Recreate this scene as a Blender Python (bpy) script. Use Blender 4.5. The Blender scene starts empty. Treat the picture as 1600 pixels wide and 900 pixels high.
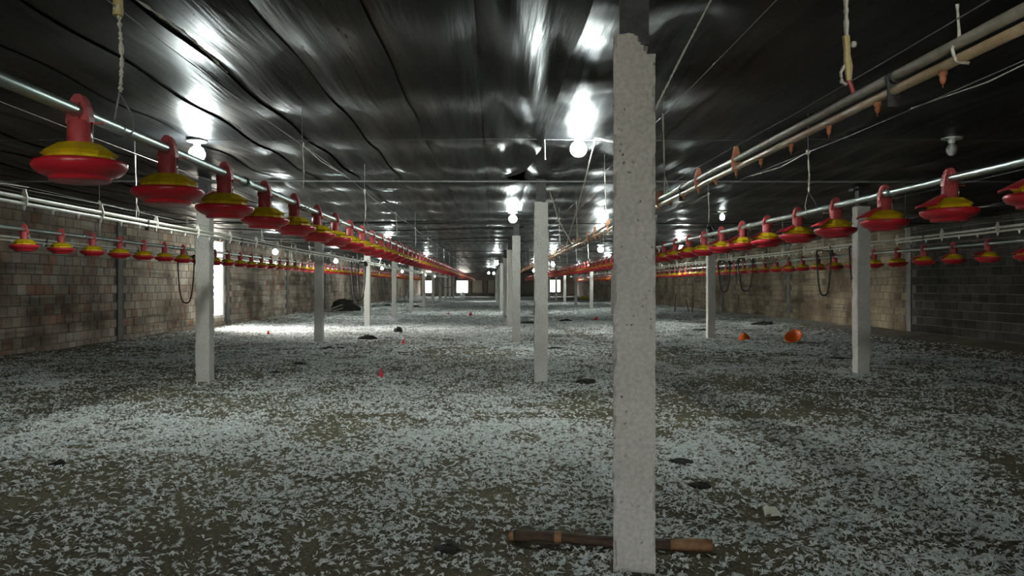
import bpy, bmesh, math, random
import numpy as np
from mathutils import Vector, Matrix

random.seed(7)
rng = np.random.default_rng(11)
PI = math.pi
scene = bpy.context.scene
C = scene.collection

# ------------------------------------------------------------------ camera
CAM_H = 1.385
cam_d = bpy.data.cameras.new('camera')
cam = bpy.data.objects.new('camera', cam_d)
C.objects.link(cam)
cam.location = (0, 0, CAM_H)
cam.rotation_euler = (PI / 2, 0, 0)
cam_d.sensor_width = 36.0
cam_d.lens = 27.0
cam_d.shift_x = 30 / 1600
cam_d.shift_y = -4 / 1600
cam_d.clip_end = 500
scene.camera = cam

# ------------------------------------------------------------------ world, sun, exposure
world = bpy.data.worlds.new('sky')
scene.world = world
world.use_nodes = True
bg = world.node_tree.nodes['Background']
bg.inputs[0].default_value = (0.93, 0.97, 1.0, 1)
bg.inputs[1].default_value = 30.0

sun_d = bpy.data.lights.new('sun', 'SUN')
sun_d.energy = 55.0
sun_d.angle = math.radians(58)
sun_d.color = (1.0, 0.98, 0.95)
sun = bpy.data.objects.new('sun', sun_d)
C.objects.link(sun)
sun.rotation_euler = Vector((1.0, -0.40, -0.25)).to_track_quat('-Z', 'Y').to_euler()
sun.location = (-30, 30, 20)

BULB_STRENGTH = 590.0
scene.view_settings.view_transform = 'Standard'
scene.view_settings.look = 'None'
scene.view_settings.gamma = 1.0
scene.view_settings.use_curve_mapping = False
scene.view_settings.exposure = 0.0

# ------------------------------------------------------------------ layout constants
CEIL = 2.95
XL, XR = -9.05, 11.05
Y0, Y1 = -7.0, 96.0
FEED_END = 66.0

# ------------------------------------------------------------------ helpers
def vn(x, y, seed=0):
    """value noise on arrays, 0..1"""
    x = np.asarray(x, float); y = np.asarray(y, float)
    xi = np.floor(x).astype(np.int64); yi = np.floor(y).astype(np.int64)
    fx = x - xi; fy = y - yi
    fx = fx * fx * (3 - 2 * fx); fy = fy * fy * (3 - 2 * fy)
    def h(a, b):
        n = (a * 374761393 + b * 668265263 + seed * 1442695041) & 0xffffffff
        n = ((n ^ (n >> 13)) * 1274126177) & 0xffffffff
        n = n ^ (n >> 16)
        return (n & 0xffff) / 65535.0
    a = h(xi, yi); b = h(xi + 1, yi); c = h(xi, yi + 1); d = h(xi + 1, yi + 1)
    return (a * (1 - fx) + b * fx) * (1 - fy) + (c * (1 - fx) + d * fx) * fy

def fbm(x, y, seed=0, oct=4):
    s = 0; a = 0.5; t = 0
    for k in range(oct):
        s = s + a * vn(x, y, seed + k * 17); t += a
        x = np.asarray(x) * 2.03 + 5.1; y = np.asarray(y) * 2.03 + 2.7; a *= 0.5
    return s / t

class MB:
    def __init__(s):
        s.v = []; s.f = []
    def box(s, x0, x1, y0, y1, z0, z1):
        n = len(s.v)
        s.v += [(x0, y0, z0), (x1, y0, z0), (x1, y1, z0), (x0, y1, z0),
                (x0, y0, z1), (x1, y0, z1), (x1, y1, z1), (x0, y1, z1)]
        s.f += [(n, n + 3, n + 2, n + 1), (n + 4, n + 5, n + 6, n + 7), (n, n + 1, n + 5, n + 4),
                (n + 1, n + 2, n + 6, n + 5), (n + 2, n + 3, n + 7, n + 6), (n + 3, n, n + 4, n + 7)]
        return s
    def tube(s, pts, r, seg=8, cap=True, wob=0.0):
        pts = [Vector(p) for p in pts]
        n0 = len(s.v); m = len(pts)
        up0 = None
        for i, p in enumerate(pts):
            t = (pts[min(i + 1, m - 1)] - pts[max(i - 1, 0)])
            if t.length < 1e-9: t = Vector((0, 0, 1))
            t.normalize()
            if up0 is None:
                up0 = Vector((0, 0, 1)) if abs(t.z) < 0.9 else Vector((1, 0, 0))
            a = t.cross(up0)
            if a.length < 1e-6: a = t.cross(Vector((0, 1, 0)))
            a.normalize(); b = a.cross(t).normalized(); up0 = b
            rr = (r[i] if isinstance(r, (list, tuple)) else r) * (1 + wob * random.uniform(-1, 1))
            for k in range(seg):
                an = 2 * PI * k / seg
                s.v.append(tuple(p + a * (rr * math.cos(an)) + b * (rr * math.sin(an))))
        for i in range(m - 1):
            for k in range(seg):
                k2 = (k + 1) % seg
                s.f.append((n0 + i * seg + k, n0 + i * seg + k2, n0 + (i + 1) * seg + k2, n0 + (i + 1) * seg + k))
        if cap:
            s.f.append(tuple(n0 + k for k in reversed(range(seg))))
            s.f.append(tuple(n0 + (m - 1) * seg + k for k in range(seg)))
        return s
    def lathe(s, prof, seg=24, cx=0, cy=0, cz=0, rmod=None):
        n0 = len(s.v); m = len(prof)
        for i, (r, z) in enumerate(prof):
            for k in range(seg):
                an = 2 * PI * k / seg
                q = r * (rmod(an, i) if rmod else 1)
                s.v.append((cx + q * math.cos(an), cy + q * math.sin(an), cz + z))
        for i in range(m - 1):
            for k in range(seg):
                k2 = (k + 1) % seg
                s.f.append((n0 + i * seg + k, n0 + i * seg + k2, n0 + (i + 1) * seg + k2, n0 + (i + 1) * seg + k))
        return s
    def prism(s, poly, y0, y1):
        """poly of (x,z), extruded along y"""
        n = len(s.v); m = len(poly)
        s.v += [(x, y0, z) for x, z in poly] + [(x, y1, z) for x, z in poly]
        s.f.append(tuple(range(n, n + m)))
        s.f.append(tuple(reversed(range(n + m, n + 2 * m))))
        for i in range(m):
            j = (i + 1) % m
            s.f.append((n + i, n + m + i, n + m + j, n + j))
        return s
    def mesh(s, name, smooth=False):
        me = bpy.data.meshes.new(name)
        me.from_pydata([tuple(v) for v in s.v], [], s.f)
        bm = bmesh.new(); bm.from_mesh(me)
        bmesh.ops.recalc_face_normals(bm, faces=bm.faces)
        bm.to_mesh(me); bm.free()
        if smooth:
            me.polygons.foreach_set('use_smooth', [True] * len(me.polygons))
        me.update()
        return me

def np_mesh(name, verts, quads, smooth=False):
    me = bpy.data.meshes.new(name)
    nv = len(verts); nf = len(quads); k = quads.shape[1]
    me.vertices.add(nv); me.vertices.foreach_set('co', np.ascontiguousarray(verts, np.float32).ravel())
    me.loops.add(nf * k); me.loops.foreach_set('vertex_index', np.ascontiguousarray(quads, np.int32).ravel())
    me.polygons.add(nf)
    me.polygons.foreach_set('loop_start', np.arange(0, nf * k, k, dtype=np.int32))
    me.polygons.foreach_set('use_smooth', np.full(nf, smooth))
    me.update(calc_edges=True)
    return me

def obj(name, me, mat, parent=None, loc=None, smooth=False):
    if isinstance(me, MB): me = me.mesh(name, smooth)
    o = bpy.data.objects.new(name, me)
    C.objects.link(o)
    if mat is not None and not me.materials: me.materials.append(mat)
    if parent: o.parent = parent
    if loc is not None: o.location = loc
    return o

def tag(o, label, cat=None, group=None, kind=None):
    o['label'] = label
    if cat: o['category'] = cat
    if group: o['group'] = group
    if kind: o['kind'] = kind
    return o

def thing(name, label, cat, loc=(0, 0, 0), group=None, rz=0.0):
    o = bpy.data.objects.new(name, None)
    C.objects.link(o); o.location = loc; o.rotation_euler = (0, 0, rz)
    o.empty_display_size = 0.1
    return tag(o, label, cat, group)

def struct(name, me, mat, label=None):
    o = obj(name, me, mat); o['kind'] = 'structure'
    if label: o['label'] = label
    return o

# ------------------------------------------------------------------ materials
def new_mat(name):
    m = bpy.data.materials.new(name); m.use_nodes = True
    nt = m.node_tree
    return m, nt, nt.nodes['Principled BSDF']

def N(nt, t, **kw):
    n = nt.nodes.new(t)
    for k, v in kw.items():
        if k.startswith('i_'): n.inputs[k[2:].replace('_', ' ')].default_value = v
        else: setattr(n, k, v)
    return n

def ramp(nt, fac, stops):
    r = nt.nodes.new('ShaderNodeValToRGB')
    el = r.color_ramp.elements
    while len(el) < len(stops): el.new(0.5)
    for e, (p, c) in zip(el, stops):
        e.position = p; e.color = tuple(c) + (1,) if len(c) == 3 else c
    nt.links.new(fac, r.inputs[0])
    return r.outputs[0]

def mix(nt, f, a, b, mode='MIX'):
    n = nt.nodes.new('ShaderNodeMix'); n.data_type = 'RGBA'; n.blend_type = mode
    for s, v in ((n.inputs[0], f), (n.inputs[6], a), (n.inputs[7], b)):
        if hasattr(v, 'is_output'): nt.links.new(v, s)
        elif isinstance(v, (int, float)): s.default_value = v
        else: s.default_value = tuple(v) + (1,)
    return n.outputs[2]

def noise(nt, scale, detail=4, vec=None, rough=0.6, mapping=None, coord='Object'):
    tc = nt.nodes.new('ShaderNodeTexCoord')
    v = tc.outputs[coord]
    if coord == 'World':
        v = None
    if mapping:
        mp = nt.nodes.new('ShaderNodeMapping'); mp.inputs['Scale'].default_value = mapping
        nt.links.new(v, mp.inputs[0]); v = mp.outputs[0]
    n = nt.nodes.new('ShaderNodeTexNoise')
    n.inputs['Scale'].default_value = scale; n.inputs['Detail'].default_value = detail
    n.inputs['Roughness'].default_value = rough
    nt.links.new(v, n.inputs['Vector'])
    return n.outputs[0]

def bump(nt, h, strength, dist, bsdf):
    b = nt.nodes.new('ShaderNodeBump')
    b.inputs['Strength'].default_value = strength; b.inputs['Distance'].default_value = dist
    nt.links.new(h, b.inputs['Height']); nt.links.new(b.outputs[0], bsdf.inputs['Normal'])
    return b

def simple(name, c1, c2, rough=0.5, metal=0.0, scale=8.0, bstr=0.0, spec=0.5, mapping=None):
    m, nt, b = new_mat(name)
    n = noise(nt, scale, 4, mapping=mapping)
    nt.links.new(ramp(nt, n, [(0.3, c1), (0.7, c2)]), b.inputs['Base Color'])
    b.inputs['Roughness'].default_value = rough; b.inputs['Metallic'].default_value = metal
    b.inputs['Specular IOR Level'].default_value = spec
    if bstr: bump(nt, n, bstr, 0.01, b)
    return m

M = {}
M['red'] = simple('red_plastic', (0.40, 0.012, 0.022), (0.52, 0.02, 0.03), 0.32, scale=6)
M['red_dusty'] = simple('dusty_red_plastic', (0.34, 0.025, 0.03), (0.45, 0.085, 0.08), 0.5, scale=14)
M['yellow'] = simple('yellow_plastic', (0.48, 0.31, 0.008), (0.66, 0.46, 0.012), 0.4, scale=16)
M['orange'] = simple('orange_plastic', (0.62, 0.10, 0.01), (0.72, 0.15, 0.02), 0.4, scale=6)
M['orange_dusty'] = simple('dusty_orange_plastic', (0.42, 0.10, 0.04), (0.52, 0.24, 0.12), 0.6, scale=30)
M['cone_red'] = simple('red_cone_plastic', (0.5, 0.01, 0.03), (0.6, 0.02, 0.05), 0.35)
M['galv'] = simple('galvanised_steel', (0.28, 0.33, 0.31), (0.42, 0.47, 0.44), 0.36, 0.85, 40, mapping=(1, 0.1, 1))
M['pvc'] = simple('dusty_pipe', (0.40, 0.38, 0.31), (0.58, 0.55, 0.47), 0.5, 0.0, 18)
M['pvc_dull'] = simple('dull_support_pipe', (0.26, 0.24, 0.18), (0.40, 0.37, 0.30), 0.5, 0.0, 14)
M['pvc_brown'] = simple('brown_water_pipe', (0.42, 0.27, 0.12), (0.60, 0.48, 0.32), 0.45, 0.0, 9)
M['rope'] = simple('dusty_rope', (0.46, 0.43, 0.36), (0.68, 0.65, 0.56), 0.95, 0.0, 60)
M['rope_yellow'] = simple('yellowed_adjuster', (0.50, 0.38, 0.13), (0.64, 0.54, 0.30), 0.8, 0.0, 40)
M['wire'] = simple('grey_wire', (0.20, 0.20, 0.19), (0.34, 0.34, 0.32), 0.6, 0.2, 30)
M['steel_dark'] = simple('dark_steel', (0.03, 0.028, 0.03), (0.06, 0.055, 0.055), 0.6, 0.3, 20)
M['rod'] = simple('grey_rod', (0.20, 0.20, 0.20), (0.30, 0.30, 0.29), 0.5, 0.3, 20)
M['chrome'] = simple('bright_wire', (0.7, 0.7, 0.7), (0.8, 0.8, 0.8), 0.2, 1.0, 20)
M['hose'] = simple('black_hose', (0.012, 0.012, 0.012), (0.03, 0.028, 0.026), 0.5, 0.0, 20)
M['wood'] = simple('dark_wood', (0.035, 0.02, 0.012), (0.09, 0.05, 0.028), 0.85, 0.0, 22, 0.4, mapping=(1, 1, 6))
M['wood_bare'] = simple('bare_wood', (0.16, 0.075, 0.03), (0.30, 0.16, 0.07), 0.8, 0.0, 22, 0.3)
M['clod'] = simple('dark_clod', (0.012, 0.011, 0.009), (0.045, 0.04, 0.032), 0.95, 0.0, 40, 0.5)
M['white_plastic'] = simple('white_plastic', (0.70, 0.70, 0.68), (0.82, 0.82, 0.80), 0.4, 0.0, 12)
M['scrap'] = simple('pale_scrap', (0.50, 0.52, 0.40), (0.66, 0.66, 0.52), 0.5, 0.0, 12)
M['porcelain'] = simple('lamp_flange', (0.55, 0.55, 0.50), (0.68, 0.68, 0.62), 0.4, 0.0, 12)
M['yellow_bag'] = simple('yellow_heap', (0.6, 0.45, 0.02), (0.75, 0.6, 0.05), 0.6)
M['blocker_roof'] = simple('blocker_roof_sheet', (0.25, 0.25, 0.25), (0.35, 0.35, 0.35), 0.6)
M['outside'] = simple('dry_earth', (0.42, 0.38, 0.30), (0.55, 0.50, 0.42), 0.95, scale=0.4)
M['far_wall'] = simple('grimy_far_wall', (0.15, 0.125, 0.10), (0.22, 0.19, 0.155), 0.9, 0.0, 1.2)
M['board'] = simple('weathered_board', (0.34, 0.29, 0.21), (0.46, 0.40, 0.31), 0.8, 0.0, 6)

def concrete_mat(name, c1, c2, pits=True):
    m, nt, b = new_mat(name)
    n1 = noise(nt, 3.0, 5); n2 = noise(nt, 45.0, 3)
    col = ramp(nt, n1, [(0.3, c1), (0.7, c2)])
    col = mix(nt, 0.35, col, ramp(nt, n2, [(0.35, (0.35,) * 3), (0.65, (1,) * 3)]), 'MULTIPLY')
    h = n2
    if pits:
        tc = nt.nodes.new('ShaderNodeTexCoord')
        vo = nt.nodes.new('ShaderNodeTexVoronoi'); vo.inputs['Scale'].default_value = 26
        wv = nt.nodes.new('ShaderNodeVectorMath'); wv.operation = 'ADD'
        nz = nt.nodes.new('ShaderNodeTexNoise'); nz.inputs['Scale'].default_value = 20
        nt.links.new(tc.outputs['Object'], nz.inputs[0])
        sc = nt.nodes.new('ShaderNodeVectorMath'); sc.operation = 'SCALE'; sc.inputs['Scale'].default_value = 0.06
        nt.links.new(nz.outputs['Color'], sc.inputs[0])
        nt.links.new(tc.outputs['Object'], wv.inputs[0]); nt.links.new(sc.outputs[0], wv.inputs[1])
        nt.links.new(wv.outputs[0], vo.inputs['Vector'])
        gate = ramp(nt, noise(nt, 7.0, 3), [(0.46, (0.0,) * 3), (0.62, (1,) * 3)])
        pit = ramp(nt, vo.outputs['Distance'], [(0.10, (1,) * 3), (0.20, (0,) * 3)])
        pf = mix(nt, 1.0, pit, gate, 'MULTIPLY')
        col = mix(nt, pf, col, (0.06, 0.055, 0.05))
        inv = nt.nodes.new('ShaderNodeMath'); inv.operation = 'SUBTRACT'
        nt.links.new(n2, inv.inputs[0]); nt.links.new(pf, inv.inputs[1])
        h = inv.outputs[0]
    nt.links.new(col, b.inputs['Base Color'])
    b.inputs['Roughness'].default_value = 0.9
    b.inputs['Specular IOR Level'].default_value = 0.2
    bump(nt, h, 0.5, 0.006, b)
    return m
M['concrete'] = concrete_mat('rough_concrete', (0.48, 0.45, 0.40), (0.61, 0.575, 0.52))
M['concrete_dark'] = concrete_mat('stained_concrete', (0.12, 0.11, 0.10), (0.20, 0.185, 0.165), False)
M['mortar'] = concrete_mat('dirty_mortar', (0.07, 0.06, 0.05), (0.13, 0.115, 0.095), False)

def brick_mat(name, cols, dirt):
    m, nt, b = new_mat(name)
    oi = nt.nodes.new('ShaderNodeObjectInfo'); ge = nt.nodes.new('ShaderNodeNewGeometry')
    ad = nt.nodes.new('ShaderNodeMath'); ad.operation = 'ADD'
    nt.links.new(oi.outputs['Random'], ad.inputs[0]); nt.links.new(ge.outputs['Random Per Island'], ad.inputs[1])
    fr = nt.nodes.new('ShaderNodeMath'); fr.operation = 'FRACT'; nt.links.new(ad.outputs[0], fr.inputs[0])
    col = ramp(nt, fr.outputs[0], cols)
    # blotchy grime over the whole wall, in place coordinates
    nz = nt.nodes.new('ShaderNodeTexNoise'); nz.inputs['Scale'].default_value = 0.9; nz.inputs['Detail'].default_value = 6
    nt.links.new(ge.outputs['Position'], nz.inputs['Vector'])
    col = mix(nt, 0.85, col, ramp(nt, nz.outputs[0], [(0.36, dirt), (0.62, (1, 1, 1))]), 'MULTIPLY')
    mp = nt.nodes.new('ShaderNodeMapping'); mp.inputs['Scale'].default_value = (0.25, 0.25, 3.0)
    nt.links.new(ge.outputs['Position'], mp.inputs[0])
    nz2 = nt.nodes.new('ShaderNodeTexNoise'); nz2.inputs['Scale'].default_value = 1.1; nz2.inputs['Detail'].default_value = 4
    nt.links.new(mp.outputs[0], nz2.inputs['Vector'])
    col = mix(nt, 0.7, col, ramp(nt, nz2.outputs[0], [(0.34, (0.30, 0.28, 0.26)), (0.46, (1, 1, 1))]), 'MULTIPLY')
    nz3 = nt.nodes.new('ShaderNodeTexNoise'); nz3.inputs['Scale'].default_value = 30; nz3.inputs['Detail'].default_value = 3
    nt.links.new(ge.outputs['Position'], nz3.inputs['Vector'])
    col = mix(nt, 0.4, col, ramp(nt, nz3.outputs[0], [(0.3, (0.55,) * 3), (0.7, (1,) * 3)]), 'MULTIPLY')
    nt.links.new(col, b.inputs['Base Color'])
    b.inputs['Roughness'].default_value = 0.92; b.inputs['Specular IOR Level'].default_value = 0.15
    wv = nt.nodes.new('ShaderNodeTexWave'); wv.bands_direction = 'Z'; wv.inputs['Scale'].default_value = 8.0
    nt.links.new(ge.outputs['Position'], wv.inputs['Vector'])
    bump(nt, wv.outputs['Fac'], 0.55, 0.006, b)
    return m
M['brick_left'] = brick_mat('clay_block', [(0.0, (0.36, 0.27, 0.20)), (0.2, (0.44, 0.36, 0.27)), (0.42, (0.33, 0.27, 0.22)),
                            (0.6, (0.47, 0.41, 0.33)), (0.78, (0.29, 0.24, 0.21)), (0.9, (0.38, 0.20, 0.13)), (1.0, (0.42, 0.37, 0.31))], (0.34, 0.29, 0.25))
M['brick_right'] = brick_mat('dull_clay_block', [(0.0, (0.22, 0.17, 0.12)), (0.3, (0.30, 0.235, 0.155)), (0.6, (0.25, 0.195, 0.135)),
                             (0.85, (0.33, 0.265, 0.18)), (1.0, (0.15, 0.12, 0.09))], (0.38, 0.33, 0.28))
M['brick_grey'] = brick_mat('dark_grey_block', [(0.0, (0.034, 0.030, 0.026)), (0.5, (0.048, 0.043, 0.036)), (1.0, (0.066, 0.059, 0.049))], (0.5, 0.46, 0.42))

def ceiling_mat():
    m, nt, b = new_mat('black_plastic_film')
    n1 = noise(nt, 1.6, 5, mapping=(2.2, 0.14, 1))
    nt.links.new(ramp(nt, n1, [(0.3, (0.0035, 0.0036, 0.004)), (0.75, (0.012, 0.012, 0.013))]), b.inputs['Base Color'])
    n2 = noise(nt, 3.0, 4, mapping=(2.0, 0.2, 1))
    nt.links.new(ramp(nt, n2, [(0.3, (0.27,) * 3), (0.7, (0.46,) * 3)]), b.inputs['Roughness'])
    b.inputs['Specular IOR Level'].default_value = 0.14
    n3 = noise(nt, 4.0, 4, mapping=(2.6, 0.16, 1), rough=0.5)
    n4 = noise(nt, 30.0, 3, mapping=(1.6, 0.16, 1))
    a = nt.nodes.new('ShaderNodeMath'); a.operation = 'MULTIPLY_ADD'; a.inputs[1].default_value = 0.05
    nt.links.new(n4, a.inputs[0]); nt.links.new(n3, a.inputs[2])
    bump(nt, a.outputs[0], 0.34, 0.03, b)
    return m
M['film'] = ceiling_mat()

def floor_mat():
    m, nt, b = new_mat('litter_floor')
    ge = nt.nodes.new('ShaderNodeNewGeometry')
    def nz(scale, det=5, mapping=None):
        v = ge.outputs['Position']
        if mapping:
            mp = nt.nodes.new('ShaderNodeMapping'); mp.inputs['Scale'].default_value = mapping
            nt.links.new(v, mp.inputs[0]); v = mp.outputs[0]
        n = nt.nodes.new('ShaderNodeTexNoise'); n.inputs['Scale'].default_value = scale; n.inputs['Detail'].default_value = det
        nt.links.new(v, n.inputs['Vector']); return n.outputs[0]
    base = ramp(nt, nz(60, 4), [(0.3, (0.070, 0.060, 0.038)), (0.7, (0.22, 0.185, 0.118))])
    base = mix(nt, 0.6, base, ramp(nt, nz(1.3), [(0.35, (0.5,) * 3), (0.6, (1,) * 3)]), 'MULTIPLY')
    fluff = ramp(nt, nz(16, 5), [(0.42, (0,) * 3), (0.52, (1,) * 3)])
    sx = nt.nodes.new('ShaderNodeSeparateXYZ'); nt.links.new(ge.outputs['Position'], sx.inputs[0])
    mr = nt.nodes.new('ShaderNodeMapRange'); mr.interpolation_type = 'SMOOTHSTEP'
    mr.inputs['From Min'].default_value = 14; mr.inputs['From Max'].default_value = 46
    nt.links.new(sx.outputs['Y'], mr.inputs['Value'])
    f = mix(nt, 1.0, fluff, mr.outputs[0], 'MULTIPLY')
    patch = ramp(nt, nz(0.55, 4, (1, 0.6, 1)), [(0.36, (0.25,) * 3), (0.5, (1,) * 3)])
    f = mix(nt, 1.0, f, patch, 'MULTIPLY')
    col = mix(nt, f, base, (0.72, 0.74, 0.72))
    nt.links.new(col, b.inputs['Base Color'])
    b.inputs['Roughness'].default_value = 0.97; b.inputs['Specular IOR Level'].default_value = 0.1
    bump(nt, nz(70, 4), 0.7, 0.012, b)
    return m
M['floor'] = floor_mat()

def feather_mat():
    m, nt, b = new_mat('white_down')
    ge = nt.nodes.new('ShaderNodeNewGeometry')
    col = ramp(nt, ge.outputs['Random Per Island'], [(0.0, (0.72, 0.72, 0.66)), (0.5, (0.84, 0.85, 0.82)), (1.0, (0.90, 0.91, 0.90))])
    nt.links.new(col, b.inputs['Base Color'])
    b.inputs['Roughness'].default_value = 0.9; b.inputs['Specular IOR Level'].default_value = 0.15
    tr = nt.nodes.new('ShaderNodeBsdfTranslucent'); nt.links.new(col, tr.inputs[0])
    mx = nt.nodes.new('ShaderNodeMixShader'); mx.inputs[0].default_value = 0.15
    out = nt.nodes['Material Output']
    nt.links.new(b.outputs[0], mx.inputs[1]); nt.links.new(tr.outputs[0], mx.inputs[2]); nt.links.new(mx.outputs[0], out.inputs[0])
    return m
M['feather'] = feather_mat()

def lit_mat():
    m, nt, b = new_mat('glowing_bulb')
    b.inputs['Base Color'].default_value = (0.9, 0.9, 0.9, 1)
    b.inputs['Emission Color'].default_value = (0.88, 1.0, 0.97, 1)
    b.inputs['Emission Strength'].default_value = BULB_STRENGTH
    return m
M['bulb_on'] = lit_mat()
M['bulb_dim'] = M['bulb_on'].copy(); M['bulb_dim'].name = 'weak_bulb'
M['bulb_dim'].node_tree.nodes['Principled BSDF'].inputs['Emission Strength'].default_value = 16.0
M['bulb_off'] = simple('unlit_bulb', (0.40, 0.40, 0.37), (0.46, 0.46, 0.43), 0.25, 0.0, 6)

# ------------------------------------------------------------------ setting: floor
def floor_z(x, y):
    x = np.asarray(x, float); y = np.asarray(y, float)
    z = 0.030 * (fbm(x * 0.9, y * 0.9, 3, 4) - 0.5) + 0.02 * (fbm(x * 4, y * 4, 8, 2) - 0.5)
    z = z + 0.17 * np.clip((x - 9.0) / 1.9, 0, 1) ** 1.5 * (0.8 + 0.4 * vn(y * 0.7, x * 0, 5))
    z = z + 0.07 * np.clip((-7.9 - x) / 1.1, 0, 1) * (0.5 + vn(y * 0.8, x * 0, 6))
    return z

def grid_mesh(name, xs, ys, zf, smooth=True):
    X, Y = np.meshgrid(xs, ys)
    Z = zf(X, Y)
    v = np.stack([X.ravel(), Y.ravel(), Z.ravel()], 1)
    nx, ny = len(xs), len(ys)
    i = (np.arange(ny - 1)[:, None] * nx + np.arange(nx - 1)[None, :]).ravel()
    q = np.stack([i, i + 1, i + 1 + nx, i + nx], 1)
    return np_mesh(name, v, q, smooth)

ys = np.concatenate([np.arange(Y0 - .3, 3, 0.5), np.arange(3, 14, 0.09), np.arange(14, 30, 0.25), np.arange(30, Y1 + 1.2, 1.0)])
xs = np.concatenate([np.arange(XL - .2, -6, 0.14), np.arange(-6, 9, 0.14), np.arange(9, XR + .35, 0.14)])
struct('floor', grid_mesh('floor', xs, ys, floor_z), M['floor'], 'brown poultry litter floor of the shed')
g = MB(); g.box(-150, 150, -120, 220, -0.40, -0.25)
struct('ground', g, M['outside'], 'dry pale earth outside the shed')

# ------------------------------------------------------------------ setting: ceiling of black plastic sheets
def ceil_z(X, Y, u, k):
    """u: -1..1 across a sheet"""
    rs = np.random.default_rng(100 + k)
    a = rs.uniform(0.008, 0.028)
    z = CEIL - a * (1 - u ** 2) - 0.010 * u
    z = z - 0.022 * (fbm(X * 1.1 + k * 3.3, Y * 0.22 + k, 21, 3) - 0.45)
    z = z - 0.014 * np.sin(Y * 2 * PI / 1.9 + k * 0.15) * (0.5 + vn(X * 0.4, Y * 0.1, 4))
    z = z - 0.010 * (fbm(X * 5 + k, Y * 0.6, 31 + k, 3) - 0.5)
    # crumpled stretch beside the centre pillars
    cr = np.exp(-((X - 1.0) / 0.55) ** 2) * np.clip((13 - Y) / 3, 0, 1)
    z = z - 0.10 * cr * (fbm(X * 3.2 + Y * 0.8, Y * 1.3 - X, 77, 4) - 0.4)
    cr2 = np.exp(-((X - 0.2) / 0.4) ** 2) * np.clip((11 - Y) / 2, 0, 1)
    z = z - 0.035 * cr2 * np.sin((X - 0.1 * Y) * 14)
    return z
ceil_root = bpy.data.objects.new('ceiling', None); C.objects.link(ceil_root)
ceil_root['kind'] = 'structure'; ceil_root['label'] = 'glossy black plastic film ceiling in long overlapping strips'
cy = np.concatenate([np.arange(Y0, 3.4, 0.7), np.arange(3.4, 14, 0.08), np.arange(14, 30, 0.22), np.arange(30, Y1 + .3, 0.8)])
W = 0.62
kmin = int(math.floor((XL - 0.49) / W)); kmax = int(math.ceil((XR - 0.49) / W))
for k in range(kmin, kmax + 1):
    x0 = 0.49 + (k - 1) * W; x1 = 0.49 + k * W
    uu = np.linspace(-1, 1, 9)
    U, YY = np.meshgrid(uu, cy)
    edge = 0.016 * (vn(YY * 0.14, YY * 0 + k, 9) - 0.5)
    X = (x0 + x1) / 2 + U * (W / 2 + 0.03) + edge
    Z = ceil_z(X, YY, U, k)
    if k == 0:
        # the loose edge that hangs beside the centre pillars and curls at the rod
        hang = np.clip((U - 0.55) / 0.45, 0, 1) ** 2
        Z = Z - 0.05 * hang * np.clip((12 - YY) / 1.5, 0, 1)
        X = X - 0.32 * np.clip((YY - 8.6) / 2.4, 0, 1) ** 2 * np.clip((11.4 - YY) / 0.3, 0, 1) * np.clip((U + 0.2) / 1.2, 0, 1)
    v = np.stack([X.ravel(), YY.ravel(), Z.ravel()], 1)
    nx, ny = 9, len(cy)
    i = (np.arange(ny - 1)[:, None] * nx + np.arange(nx - 1)[None, :]).ravel()
    me = np_mesh('plastic_sheet', v, np.stack([i, i + nx, i + 1 + nx, i + 1], 1), True)
    obj('plastic_sheet', me, M['film'], ceil_root)
r = MB(); r.box(XL - 1.3, XR + 1.3, Y0 - 1.0, Y1 + 1.0, 3.22, 3.27)  # unseen slab added so sky light cannot leak between the plastic sheets
struct('blocker_roof', r, M['blocker_roof'], 'unseen slab added over the plastic ceiling to keep sky light out')

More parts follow.
